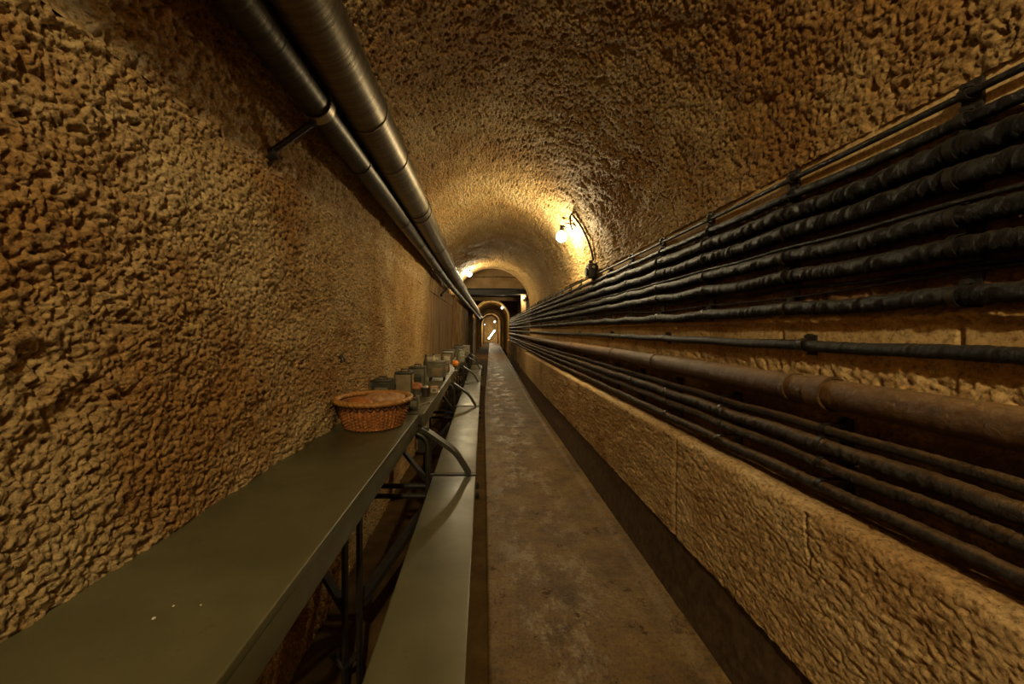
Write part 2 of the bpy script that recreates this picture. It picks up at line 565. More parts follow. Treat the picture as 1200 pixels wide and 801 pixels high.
def dr(p):
    z = p[:, 2]; y = p[:, 1]
    band = smooth01(z, 1.082, 1.088) * (1 - smooth01(z, 1.176, 1.182))
    strip = smooth01(z, 1.575, 1.585)
    l = lumps(p, 1.0, 0.018, 31)
    up = (1 - band) * (1 - strip)
    lowz = smooth01(z, 0.97, 1.01) * (1 - smooth01(z, 1.08, 1.088))
    d = up * (l + 0.001 + 0.010 * lowz) + (band * 0.010 + strip * 0.006) + 0.0015 * (fbm(p, 60, 5) - 0.5)
    mort = np.exp(-((z - 1.197) / 0.012) ** 2)          # rope of mortar above the band
    d = d + mort * (0.012 + 0.012 * dome(worley(p, 45, 77)))
    ph = (y - 0.74) / 0.44
    wob = (ph - np.round(ph)) * 0.44 + 0.006 * (vnoise(p, 25, 8) - 0.5)
    d = d - np.where((np.abs(wob) < 0.0035) & (z < 1.2) & (z > 1.05), 0.014, 0)
    return d


shell('wall_right', profR, nR, ysteps(-2.2, YE, 0.0062, 0.6, 0.06), dr, RW)

# low rough plinth under the ledge, with rounded edge
low = [(0.83, z) for z in np.arange(0.285, 0.695, 0.0042)]
low += [(0.83 + 0.02 * (1 - math.cos(a)), 0.695 + 0.02 * math.sin(a)) for a in np.linspace(0.1, PI / 2, 8)]
low += [(x, 0.715 + 0.03 * (x - 0.85)) for x in np.arange(0.854, 0.96, 0.0042)]
low = np.array(low)
tg = np.gradient(low, axis=0); tg /= np.linalg.norm(tg, axis=1)[:, None]
nlow = np.stack([-tg[:, 1], tg[:, 0]], 1)


def dlow(p):
    q = p * np.array([1, 0.7, 1.25])
    d = lumps(q, 0.62, 0.017, 51)
    soft = 1 - 0.12 * smooth01(p[:, 2], 0.63, 0.70)
    d = d * soft
    cr = np.abs(p[:, 1] - 0.955 - 0.012 * (vnoise(p, 30, 4) - 0.5) - 0.1 * (p[:, 2] - 0.62))
    d = d - np.where((cr < 0.003) & (p[:, 2] > 0.565) & (p[:, 2] < 0.70), 0.02, 0)
    for ys_ in (1.62, 2.4, 3.25, 4.6):
        d = d - 0.010 * np.exp(-((p[:, 1] - ys_ - 0.03 * (vnoise(p, 9, 6) - 0.5)) / 0.014) ** 2)
    return d


shell('trim_2', low, nlow, ysteps(-2.2, YE, 0.0045, 0.6, 0.06), dlow, LOW)
# end face of the plinth
m = MB(); m.box(0.838, 0.96, YE - 0.03, YE, -0.02, 0.715, 0.01); o = m.build('trim_3', LOW); o.location.x = bend(YE); struct(o)

# black skirting of the plinth
zb = np.linspace(-0.02, 0.30, 40)
profB = np.stack([0.812 + 0.03 * (zb + 0.02) / 0.3, zb], 1)
nB = np.stack([-np.ones_like(zb), np.zeros_like(zb)], 1)
shell('baseboard_right', profB, nB, ysteps(-2.2, Y2, 0.02, 0.6, 0.08), lambda p: 0.008 * (fbm(p, 22, 66, 4) - 0.5), BASEB)

# floor: walkway slab + sunken strip under the table
xs = np.linspace(0.02, 0.83, 60)
prF = np.stack([np.r_[0.02, 0.02, xs], np.r_[-0.03, -0.003, np.full_like(xs, 0.0)]], 1)
nF = np.stack([np.zeros(len(prF)), np.ones(len(prF))], 1)


def dfl(p):
    d = 0.004 * (fbm(p, 5, 91, 4) - 0.5)
    d = d + 0.012 * smooth01(p[:, 0], 0.735, 0.765)     # low cement fillet along the skirting
    cr = np.abs(p[:, 1] - 2.62 - 0.25 * (p[:, 0] - 0.1) - 0.02 * (vnoise(p, 20, 2) - 0.5))
    return d - np.where((cr < 0.008) & (p[:, 0] < 0.27), 0.006, 0)


shell('floor', prF, nF, ysteps(-2.2, 34, 0.012, 0.6, 0.05), dfl, FLOOR)
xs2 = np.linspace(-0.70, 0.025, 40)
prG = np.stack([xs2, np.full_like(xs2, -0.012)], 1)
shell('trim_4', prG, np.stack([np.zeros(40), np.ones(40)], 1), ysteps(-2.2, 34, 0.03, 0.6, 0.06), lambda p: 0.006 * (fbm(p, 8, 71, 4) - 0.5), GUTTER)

# rear end of the built stretch
m = MB(); m.box(-0.75, 1.05, -2.3, -2.15, -0.05, 2.5); struct(m.build('wall_back', DARKC))

# ---- chamber between the vaults
def lbox(name, x0, x1, y0, y1, z0, z1, mat, bev=0.004, n=10):
    """box long in Y, following the bend of the gallery"""
    ys = np.linspace(y0, y1, n)
    R = np.zeros((n, 4, 3))
    for k, (x, z) in enumerate(((x0, z0), (x1, z0), (x1, z1), (x0, z1))):
        R[:, k, 0] = x; R[:, k, 1] = ys; R[:, k, 2] = z
    R = warp_rows(R).reshape(-1, 3)
    F = []
    for i in range(n - 1):
        for k in range(4): F.append((i * 4 + k, i * 4 + (k + 1) % 4, (i + 1) * 4 + (k + 1) % 4, (i + 1) * 4 + k))
    F += [(3, 2, 1, 0), tuple((n - 1) * 4 + k for k in range(4))]
    return struct(mesh_obj(name, R, F, mat, smooth=False))


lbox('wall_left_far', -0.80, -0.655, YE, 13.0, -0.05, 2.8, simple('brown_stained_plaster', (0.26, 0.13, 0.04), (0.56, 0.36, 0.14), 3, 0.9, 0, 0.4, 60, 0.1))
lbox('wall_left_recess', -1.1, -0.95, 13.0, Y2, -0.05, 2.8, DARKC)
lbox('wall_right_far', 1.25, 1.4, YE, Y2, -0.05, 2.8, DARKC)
lbox('ceiling_chamber', -1.1, 1.4, YE, Y2, 2.72, 2.85, PLAST)
# plinth blocks of the chamber, separated by dark recesses
for i, (a, b) in enumerate(((7.85, 9.5), (10.1, 11.9), (12.8, 15.9))):
    lbox('trim_%d' % (5 + i), 0.84, 1.0, a, b, 0.25, 0.73, PLAST)
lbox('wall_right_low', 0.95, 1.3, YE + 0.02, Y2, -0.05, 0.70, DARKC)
lbox('wall_right_mid', 0.975, 1.3, YE + 0.02, 12.4, 0.70, 1.62, PLAST)

# ring wall that closes the rough vault towards the chamber, and the ones of the vaults beyond
def ringwall(name, y, r, x0, x1, z1, mat, thick=0.12):
    o = bend(y); vs = []; F = []
    N = 40
    inner = [(VC[0] - r, -0.05), *[(VC[0] + r * math.cos(a), VC[1] + r * math.sin(a)) for a in np.linspace(PI, 0, N)], (VC[0] + r, -0.05)]
    def outer(p):
        dx, dz = p[0] - VC[0], p[1] - VC[1]
        if p[1] <= VC[1] + 1e-6: return (x0 if dx < 0 else x1, p[1])
        c = []
        if abs(dx) > 1e-9: c.append(((x1 if dx > 0 else x0) - VC[0]) / dx)
        c.append((z1 - VC[1]) / dz)
        k = min(c); return (VC[0] + dx * k, VC[1] + dz * k)
    for yy in (y, y + thick):
        for p in inner:
            q = outer(p); vs += [(p[0] + o, yy, p[1]), (q[0] + o, yy, q[1])]
    n = len(inner)
    for i in range(n - 1):
        F.append((2 * i, 2 * i + 1, 2 * i + 3, 2 * i + 2))
        b = 2 * n
        F.append((b + 2 * i, b + 2 * i + 2, b + 2 * i + 3, b + 2 * i + 1))
        F.append((2 * i, 2 * i + 2, b + 2 * i + 2, b + 2 * i))
    return struct(mesh_obj(name, vs, F, mat, smooth=False))


def vault(name, y0, y1, r, mat, amp=0.004):
    t = np.linspace(PI, 0, 60)
    pr = np.concatenate([[(VC[0] - r, z) for z in np.linspace(-0.05, 1.6, 12)], np.stack([VC[0] + r * np.cos(t), VC[1] + r * np.sin(t)], 1), [(VC[0] + r, z) for z in np.linspace(1.6, -0.05, 12)]])
    tg = np.gradient(pr, axis=0); tg /= np.linalg.norm(tg, axis=1)[:, None]
    return shell(name, pr, np.stack([tg[:, 1], -tg[:, 0]], 1), np.linspace(y0, y1, 50), lambda p: amp * (fbm(p, 6, 12) - 0.5), mat)


ringwall('wall_arch_near', YE + 0.02, VR - 0.015, -0.8, 1.4, 2.8, PLAST)
ringwall('wall_arch_middle', Y2, 0.745, -1.1, 1.4, 2.8, PLAST)
vault('trim_12', Y2 - 0.35, Y2 + 0.1, 0.765, PALE)
ringwall('wall_arch_far', 23.5, 0.68, -1.1, 1.4, 2.8, PALE)


vault('ceiling_middle', Y2 + 0.1, 23.5, 0.80, PALE)
vault('ceiling_far', 23.6, 34, 0.74, PALE)
for i, y in enumerate((26.0, 28.5, 31.0)):
    ringwall('trim_%d' % (8 + i), y, 0.66 - 0.06 * i, -0.75, 1.0, 2.5, DARKC if i != 1 else PALE, 0.3)  # dark and pale ribs alternate, putting lit and shaded arcs into the colour
m = MB(); m.box(-0.75 + bend(34), 1.0 + bend(34), 34, 34.2, -0.05, 2.5); struct(m.build('wall_end', PALE))

# bulkhead over the passage in the chamber: wall panel, steel beam, second beam, jamb
YB = 9.5
m = MB(); m.box(-0.655, 1.26, YB, YB + 0.2, 2.20, 2.74, 0.004); o = m.build('wall_bulkhead', PLAST); o.location.x = bend(YB); struct(o)
m = MB()
m.box(-0.655, 1.26, YB - 0.10, YB + 0.22, 2.19, 2.205, 0.002); m.box(-0.655, 1.26, YB - 0.10, YB + 0.22, 2.05, 2.065, 0.002); m.box(-0.655, 1.26, YB + 0.05, YB + 0.07, 2.06, 2.2)
o = m.build('steel_beam', IRON); o.location.x = bend(YB)
tag(o, 'black steel beam crossing the gallery behind the second bulb', 'beam')
m = MB(); m.box(-0.655, 1.26, 11.0, 11.2, 2.02, 2.12, 0.006); o = m.build('cross_beam', PLAST); o.location.x = bend(11)
tag(o, 'tan beam crossing the gallery just behind the black steel beam', 'beam')
m = MB(); m.box(0.90, 1.02, YB + 0.02, YB + 0.2, 1.6, 2.04, 0.006); o = m.build('trim_11', PLAST); o.location.x = bend(YB); struct(o)
# thin conduit across the bulkhead panel
t_ = thing('wall_conduit', 'thin dark conduit running level across the panel above the steel beam', 'conduit', (0, YB - 0.02, 2.5))
m = MB(); m.tube([(-0.3, 0, 0), (0.3, 0, 0.004), (0.78, 0, -0.012)], 0.008); m.build('tube', IRON, t_)
for x in (-0.05, 0.28, 0.74):
    m = MB(); m.box(x - 0.012, x + 0.012, -0.012, 0.02, -0.016, 0.016, 0.003); m.build('clip', IRON, t_)
# white door post
t_ = thing('door_post', 'off-white post with a bolt hole, standing behind the far end of the tables', 'post', (-0.46, 13.1, -0.02))
m = MB(); m.box(-0.04, 0.04, -0.04, 0.04, 0, 1.62, 0.008); m.build('shaft', WHITE, t_)
m = MB(); m.tube([(0, -0.036, 1.5), (0, -0.055, 1.5)], 0.02); m.build('bolt', IRON, t_)

# ---------------------------------------------------------- ventilation pipes
def long_tube(name, x, z, r, ys, mat, n=32, wr=0.0, sag=None, seed=1, parent=None):
    a = np.linspace(0, 2 * PI, n, endpoint=False)
    P = np.zeros((len(ys), n, 3))
    cx = np.full(len(ys), float(x)); cz = np.full(len(ys), float(z))
    if sag is not None: sx, sz = sag(ys); cx = cx + sx; cz = cz + sz
    P[..., 0] = cx[:, None] + r * np.cos(a)[None]; P[..., 2] = cz[:, None] + r * np.sin(a)[None]; P[..., 1] = ys[:, None]
    if wr:
        q = P.reshape(-1, 3)
        qs = q * np.array([1.0, 1.0, 1.0]) + np.array([0, 0, seed * 3.1])
        sk = q.copy(); sk[:, 1] = q[:, 1] + 0.35 * (q[:, 2] - z)
        d = (vnoise(np.stack([q[:, 0] * 22, sk[:, 1] * 140, q[:, 2] * 22], 1), 1.0, seed) - 0.5) * 1.3 + (fbm(qs, 55, seed + 3) - 0.5) * 0.9
        d = d.reshape(len(ys), n) * wr
        P[..., 0] += np.cos(a)[None] * d; P[..., 2] += np.sin(a)[None] * d
    P = warp_rows(P)
    # end caps by collapsing rings
    c0 = P[:1].copy(); c0[:] = P[0].mean(0); c1 = P[-1:].copy(); c1[:] = P[-1].mean(0)
    return grid_obj(name, np.concatenate([c0, P, c1]), mat, parent, close=True)


def band(name, x, z, r, y, w, mat, parent, t=0.004):
    m = MB()
    m.tube([(0, -w / 2, 0), (0, -w / 2 + 0.002, 0), (0, w / 2 - 0.002, 0), (0, w / 2, 0)], [r + t * 0.3, r + t, r + t, r + t * 0.3], 40, False)
    o = m.build(name, mat, parent); o.location = (x + bend(y), y, z)
    return o


P1 = (-0.427, HC + 0.792, 0.081); P2 = (-0.523, HC + 0.706, 0.047)
ysV = np.concatenate([np.arange(-2.1, 7, 0.05), np.arange(7, 23.4, 0.2)])
d1 = thing('ventilation_duct', 'wide brushed metal duct running under the vault, the upper of the two pipes', 'duct')
long_tube('tube', P1[0], P1[1], P1[2], ysV, VENT, 40, parent=d1)
for y, w in ((1.36, 0.012), (1.72, 0.008), (2.40, 0.02), (2.50, 0.014), (3.5, 0.014), (4.6, 0.016), (5.6, 0.02), (6.6, 0.02)):
    band('joint_band', P1[0], P1[1], P1[2], y, w, VENT if y < 2.3 else VENT2, d1)
d2 = thing('water_pipe', 'narrower dark lacquered pipe strapped beside and below the wide duct', 'pipe')
long_tube('tube', P2[0], P2[1], P2[2], ysV, VENT2, 36, parent=d2)
for y in (0.55, 1.59, 2.43, 3.05, 3.6, 4.4, 5.2, 6.2):
    band('joint_band', P2[0], P2[1], P2[2], y, 0.012, IRON, d2, 0.003)


def pipe_bracket(y, label):
    t = thing('pipe_bracket', label, 'bracket', (0, y, 0), 0, 'arms carrying the vent pipes')
    m = MB(); m.tube([(-0.665, -0.05, HC + 0.515), (P2[0] - 0.015, 0, P2[1] - P2[2] - 0.012)], 0.010, 10)
    m.build('arm', IRON, t)
    m = MB(); m.tube([(-0.66, -0.05, HC + 0.516), (-0.625, -0.047, HC + 0.532)], 0.018, 12); m.build('wall_anchor', IRON, t)
    # strap that hugs the pipe and reaches up between pipe and duct
    pts = []
    for a in np.linspace(-2.2, 0.55, 18): pts.append((P2[0] + (P2[2] + 0.005) * math.cos(a), 0, P2[1] + (P2[2] + 0.005) * math.sin(a)))
    pts.append((P2[0] + 0.038, 0, P2[1] + 0.075)); pts.append((P2[0] + 0.03, 0, P2[1] + 0.14))
    m = MB(); m.strip(pts, 0.035, 0.004); m.build('strap', GALV, t)
    m = MB(); m.tube([(P2[0] - 0.012, 0, P2[1] - P2[2] - 0.02), (P2[0] - 0.012, 0, P2[1] - P2[2] + 0.006)], 0.012, 8); m.build('clamp_nut', IRON, t)
    return t


pipe_bracket(1.18, 'black iron arm and pale strap holding the dark pipe, closest to the camera')
pipe_bracket(5.8, 'small iron arm under the dark pipe, far down the left wall')

# ----------------------------------------------------------------- cables
ST = [0.72 - 0.41 * 3 + 0.41 * i for i in range(21)]     # bracket stations
CAB = [  # k (slope to the lens), x of axis, radius, material, wrinkles, sag, name, label
    (-0.486, 0.925, 0.0075, COND, 0.000, 0.001, 'conduit', 'thin straight black conduit, the topmost line on the right wall'),
    (-0.435, 0.922, 0.0125, TAR, 0.0010, 0.003, 'cable', 'medium black cable second from the top, just under the straight thin conduit'),
    (-0.380, 0.912, 0.0225, TAR, 0.0030, 0.005, 'cable', 'thick crusted black cable, upper one of the two thickest on the right wall'),
    (-0.318, 0.912, 0.0225, TAR, 0.0030, 0.006, 'cable', 'thick crusted black cable directly above the thin lit wire pair'),
    (-0.268, 0.905, 0.0050, COND, 0.000, 0.003, 'wire', 'thin wire lying on top of a thick black cable halfway up the bundle'),
    (-0.236, 0.912, 0.0200, TAR, 0.0026, 0.005, 'cable', 'thick black cable with a thin wire lying along its top'),
    (-0.175, 0.912, 0.0200, TAR, 0.0026, 0.006, 'cable', 'thick wrinkled black cable above the two slack thin wires'),
    (-0.136, 0.930, 0.0045, COND, 0.000, 0.007, 'wire', 'slack thin wire in the gap above the lowest cable of the upper bundle'),
    (-0.070, 0.912, 0.0180, TAR, 0.0026, 0.007, 'cable', 'wrinkled sagging black cable, lowest of the upper bundle'),
    (0.047, 0.914, 0.0150, TAR, 0.0012, 0.003, 'cable', 'single black cable crossing the pale concrete band on its own'),
    (0.185, 0.895, 0.0380, RUSTP, 0.0008, 0.0, 'pipe', 'fat rust-brown pipe along the right wall, the widest of all'),
    (0.288, 0.888, 0.0120, TARB, 0.0014, 0.004, 'cable', 'thin dusty cable right beneath the fat rust-brown pipe'),
    (0.336, 0.880, 0.0185, TARB, 0.0024, 0.005, 'cable', 'thick dusty cable, second below the fat rust-brown pipe'),
    (0.390, 0.882, 0.0160, TARB, 0.0022, 0.004, 'cable', 'dusty brown cable, second up from the plinth ledge'),
    (0.458, 0.876, 0.0140, TARB, 0.0018, 0.004, 'cable', 'dusty brown cable lowest of all, just above the plinth ledge'),
]
ysK = np.concatenate([np.arange(-2.1, 0.5, 0.04), ysteps(0.5, 7.8, 0.0042, 0.7, 0), np.arange(7.9, 15.9, 0.1)])
CZ = []
for i, (k, x, r, mt, wr, sg, nm, lb) in enumerate(CAB):
    z = HC - k * x
    rs = np.random.RandomState(i + 5)
    amp = rs.uniform(0.5, 1.4, 80) * sg
    lat = rs.uniform(-1, 1, 80) * sg * 0.5
    def sag(ys, amp=amp, lat=lat, sg=sg):
        ph = (ys - ST[0]) / 0.41 + 8
        j = np.clip(np.floor(ph).astype(int), 0, 78); f = ph - np.floor(ph)
        s = np.sin(PI * np.clip(f, 0, 1)) ** 2
        drift = sg * 0.8 * np.sin(ys * 1.7 + amp[0] * 900)
        return lat[j] * s, -amp[j] * s + drift * 0.5
    o = long_tube(nm, x, z, r, ysK, mt, 28 if r > 0.01 else 10, wr * 1.5, sag, i + 1)
    tag(o, lb, 'pipe' if nm == 'pipe' else 'cable', 'lines along the right wall')
    CZ.append((x, z, r))
    if nm == 'pipe':
        for y, w, tt in ((0.98, 0.05, 0.007), (1.08, 0.02, 0.004), (1.93, 0.012, 0.004), (2.55, 0.02, 0.005), (3.7, 0.02, 0.005)):
            band('joint_collar', x - bend(y), z, r, y, w, RUSTP, o, tt)
# second strand twisted beside the slack wire
o = long_tube('wire', 0.932, HC + 0.112 * 0.932, 0.0035, ysK, COND, 8, 0, lambda ys: (0 * ys, 0.010 * np.sin(ys * 2.3 + 1) - 0.004 * np.sin(ys * 7)), 40)
tag(o, 'hair-thin slack wire crossing below the other thin wire on the right wall', 'cable', 'lines along the right wall')


def cable_bracket(ids, loc, label, group):
    t = thing('cable_bracket', label, 'bracket', loc, 0, group)
    zs = [CZ[i][1] for i in ids]
    m = MB(); m.box(0.936, 0.944, -0.016, 0.016, min(zs) - 0.03, max(zs) + 0.028, 0.002); m.build('back_bar', IRON, t)
    for i in ids:
        x, z, r = CZ[i]
        R = r + 0.002
        pts = [(0.94, 0, z + R)] + [(x + R * math.cos(a), 0, z + R * math.sin(a)) for a in np.linspace(PI / 2, 3 * PI / 2, 12)] + [(0.94, 0, z - R)]
        m = MB(); m.strip(pts, 0.014, 0.002)
        m.tube([(0.925, 0, z + R + 0.008), (0.945, 0, z + R + 0.008)], 0.006, 6)
        m.tube([(0.919, 0, z + R + 0.006), (0.926, 0, z + R + 0.006)], 0.006, 6)
        m.build('clip', IRON, t)
    return t


ORD = 'first second third fourth fifth sixth seventh eighth ninth tenth eleventh twelfth thirteenth fourteenth fifteenth sixteenth'.split()
vis = [y for y in ST if 0.7 < y < 7.0]
up0 = lo0 = mi0 = None
for i, y in enumerate(vis):
    la = 'black iron bracket clipping the upper cable bundle, %s one counted from the camera' % ORD[i]
    lb = 'black iron bracket clipping the lower dusty cables, %s one counted from the camera' % ORD[i]
    if i == 0:
        up0 = cable_bracket([0, 1, 2, 3, 5, 6, 8], (0, y, 0), la, 'brackets of the upper cables')
        lo0 = cable_bracket([11, 12, 13, 14], (0, y + 0.25, 0), lb, 'brackets of the lower cables')
    else:
        dup(up0, (0, y, 0), la); dup(lo0, (0, y + 0.25, 0), lb)
for i, y in enumerate((1.36, 2.18, 3.0, 3.9)):
    la = 'small iron clip on the lone cable over the pale band, %s one from the camera' % ORD[i]
    if i == 0: mi0 = cable_bracket([9], (0, y - 0.29, 0), la, 'clips of the lone cable')
    else: dup(mi0, (0, y - 0.29, 0), la)

# ----------------------------------------------------------------- lamps
def bulb(parent, loc, r, watts, col=WARM):
    m = MB()
    m.lathe([(r * math.sin(a), -r * math.cos(a)) for a in np.linspace(0, 2.55, 14)] + [(r * 0.42, r * 1.05), (0.0, r * 1.06)], 24)
    o = m.build('bulb', SHELL, parent); o.location = loc
    l = bpy.data.lights.new('filament', 'POINT'); l.energy = watts; l.color = col; l.shadow_soft_size = 0.035
    lo = bpy.data.objects.new('filament', l); COL.objects.link(lo); lo.parent = o
    return o


t_ = thing('wall_lamp', 'lit bare bulb on the right of the vault, fed from the black box', 'lamp', (0, 3.42, 0))
bulb(t_, (0.715, 0, HC + 0.845), 0.05, 46)
m = MB(); m.tube([(0.717, 0, HC + 0.89), (0.724, 0, HC + 0.945)], 0.022, 14); m.build('lamp_socket', IRON, t_)
m = MB(); m.tube([(0.722, 0, HC + 0.935), (0.74, -0.06, HC + 0.945), (0.79, -0.12, HC + 0.93), (0.83, -0.12, HC + 0.90)], 0.009, 8)
m.tube([(0.70, 0.0, HC + 0.95), (0.80, -0.12, HC + 0.87)], 0.006, 6); m.build('wall_bracket', IRON, t_)
m = MB()
pts = []
for a, b in zip(np.linspace(0.12, 0.69, 14), np.linspace(-0.30, -0.26, 14)):
    pts.append((VC[0] + 0.778 * math.cos(a), b, VC[1] + 0.778 * math.sin(a)))
pts += [(0.735, -0.25, HC + 0.95), (0.75, -0.2, HC + 0.905), (0.775, -0.15, HC + 0.87)]
m.tube(pts, 0.009, 10); m.build('supply_cable', IRON, t_)
t_ = thing('junction_box', 'black junction box on the top conduit below the big bulb', 'junction box', (0.90, 3.12, HC + 0.485))
m = MB(); m.box(-0.035, 0.035, -0.045, 0.045, -0.06, 0.06, 0.012); m.build('housing', IRON, t_)
m = MB(); m.tube([(-0.033, 0, -0.005), (-0.048, 0, -0.005)], 0.034, 20); m.build('cover', IRON, t_)
m = MB(); m.tube([(0, 0, 0.055), (-0.005, 0, 0.09)], 0.016, 12); m.build('cable_gland', IRON, t_)
m = MB(); m.tube([(0, -0.04, 0.02), (0, -0.07, 0.025)], 0.013, 10); m.build('side_gland', GALV, t_)

t_ = thing('vault_lamp', 'lit bare bulb beside the vent duct at the end of the rough vault', 'lamp', (-0.285, 7.22, HC + 1.065))
bulb(t_, (0, 0, 0), 0.05, 46)
m = MB(); m.tube([(0, 0, 0.045), (-0.02, 0, 0.10)], 0.024, 14); m.build('lamp_socket', IRON, t_)
m = MB(); m.tube([(-0.015, 0, 0.09), (-0.03, 0, 0.135)], 0.04, 14); m.build('ceiling_mount', IRON, t_)

t_ = thing('vault_lamp', 'lit bulb high on the right inside the mouth of the second vault', 'lamp', (0.63, 16.42, HC + 0.95))
bulb(t_, (0, 0, 0), 0.05, 70, (1, .78, .43))
m = MB(); m.tube([(0, 0, 0.05), (0.035, 0, 0.09)], 0.024, 12); m.build('lamp_socket', IRON, t_)
t_ = thing('vault_lamp', 'tiny lit bulb on the right deep in the farthest vault', 'lamp', (0.45, 29.5, HC + 0.62))
bulb(t_, (0, 0, 0), 0.065, 60, (1, .80, .47))
m = MB(); m.tube([(0, 0, 0.06), (0.02, 0, 0.14)], 0.03, 12); m.build('lamp_socket', IRON, t_)
t_ = thing('vault_lamp', 'tiny lit bulb on the left deep in the farthest vault', 'lamp', (-0.30, 27.5, HC + 0.36))
bulb(t_, (0, 0, 0), 0.035, 40, (1, .80, .47))
m = MB(); m.tube([(0, 0, 0.05), (-0.02, 0, 0.12)], 0.03, 12); m.build('lamp_socket', IRON, t_)
t_ = thing('jamb_lamp', 'small dim lamp fixed to the jamb on the right below the steel beam', 'lamp', (0.95, YB - 0.03, HC + 0.80))
m = MB(); m.sphere((0, -0.03, 0), 0.03); m.build('globe', emis('dim_globe', WARM, 4.0), t_)
l = bpy.data.lights.new('filament', 'POINT'); l.energy = 18; l.color = WARM; l.shadow_soft_size = 0.02
lo = bpy.data.objects.new('filament', l); COL.objects.link(lo); lo.parent = t_; lo.location = (-0.03, -0.085, 0.02)
m = MB(); m.tube([(0, 0.06, 0.0), (0, -0.005, 0)], 0.03, 14); m.build('lamp_base', IRON, t_)
t_ = thing('light_streak', 'bright slanting streak of light at the far end, drawn as a glowing tube', 'tube light', (0, 33.0, 0))  # streak of unknown source, shown by an added glowing tube
m = MB(); m.tube([(-0.05, 0, 0.36), (0.50, 0, 1.12)], 0.045, 12); m.build('tube', STREAK, t_)
m = MB(); m.bar((-0.07, 0.06, 0.33), (0.52, 0.06, 1.15), 0.09, 0.06, (0, 1, 0)); m.build('backing_bar', WHITE, t_)
t_ = thing('cross_pipe', 'dark pipe arching over the passage before the farthest vault', 'pipe', (0.14, 22.0, 0))
m = MB(); m.tube([(-0.60, 0, 1.30), (-0.57, 0, 1.60), (-0.46, 0, 1.80), (-0.24, 0, 1.98), (0.05, 0, 2.02), (0.28, 0, 1.90), (0.40, 0, 1.7)], 0.04, 14); m.build('tube', IRON, t_)
for x, z in ((-0.46, 1.80), (0.05, 2.02)):
    m = MB(); m.box(x - 0.03, x + 0.03, -0.05, 0.05, z - 0.05, z + 0.05, 0.01); m.build('joint_collar', IRON, t_)
# the next lamp of the row, behind the viewpoint
t_ = thing('vault_lamp', 'lit bare bulb on the vault behind the viewpoint', 'lamp', (0.08, -0.85, 2.29))
bulb(t_, (0, 0, 0), 0.05, 112)
m = MB(); m.tube([(0, 0, 0.045), (0.02, 0, 0.10)], 0.024, 14); m.build('lamp_socket', IRON, t_)
m = MB(); m.tube([(0.018, 0, 0.09), (0.02, 0, 0.15)], 0.03, 14); m.build('ceiling_mount', IRON, t_)

# ----------------------------------------------- tables, benches and their supports
JO = [0.19, 1.87, 3.54, 5.20, 6.86]
TZ = 0.75; TB = -0.650
tabs = [(-1.45, 0.19), (0.19, 1.87), (1.87, 3.54), (3.54, 5.20), (5.20, 6.86), (6.86, 7.72)]
tl = [None,
      'long olive-green metal table nearest the camera, mostly bare with the wicker basket on it',
      'olive metal table just past the wicker basket, carrying tins and cups',
      'third olive metal table along the left wall, carrying boxes and the orange fruit',
      'fourth olive metal table along the left wall, carrying glass jars',
      'short olive table last in the row, by the off-white post']
for i, (a, b) in enumerate(tabs):
    if i == 0: continue
    xf = -0.318 + (0.0, 0.0, 0.022, 0.024, 0.026, 0.028)[i]
    t = thing('mess_table', tl[i], 'table', (0, a, 0), 0, 'olive tables along the left wall')
    L = b - a - 0.012
    m = MB(); m.box(TB, xf, 0.006, L, TZ - 0.02, TZ, 0.004, 3); m.build('tabletop', TABLE, t)
    m = MB(); m.box(xf - 0.012, xf, 0.006, L, TZ - 0.075, TZ - 0.018, 0.003); m.box(xf - 0.05, xf - 0.01, 0.006, L, TZ - 0.075, TZ - 0.069, 0.002); m.build('apron', TABLE, t)
    m = MB()
    for yy in (0.01, L - 0.02): m.box(TB + 0.01, xf - 0.013, yy, yy + 0.008, TZ - 0.06, TZ - 0.019, 0.001)
    m.build('cross_member', STEEL, t)

bl = [None,
      'olive wall-side bench plank nearest the camera, in front of the bare table',
      'second olive bench plank, catching a bright sheen past the nearest support arm',
      'third olive bench plank along the tables', 'fourth olive bench plank along the tables', 'short last bench plank at the end of the tables']
for i, (a, b) in enumerate(tabs):
    if i == 0: continue
    t = thing('bench', bl[i], 'bench', (0, a, 0), 0, 'olive benches along the tables')
    L = b - a - 0.022
    m = MB(); m.box(-0.247, -0.036, 0.022, L, 0.43, 0.45, 0.004, 3); m.build('seat', BENCH, t)
    m = MB(); m.box(-0.046, -0.038, 0.024, L - 0.002, 0.405, 0.432, 0.002); m.box(-0.245, -0.237, 0.024, L - 0.002, 0.405, 0.432, 0.002); m.build('edge_flange', BENCH, t)


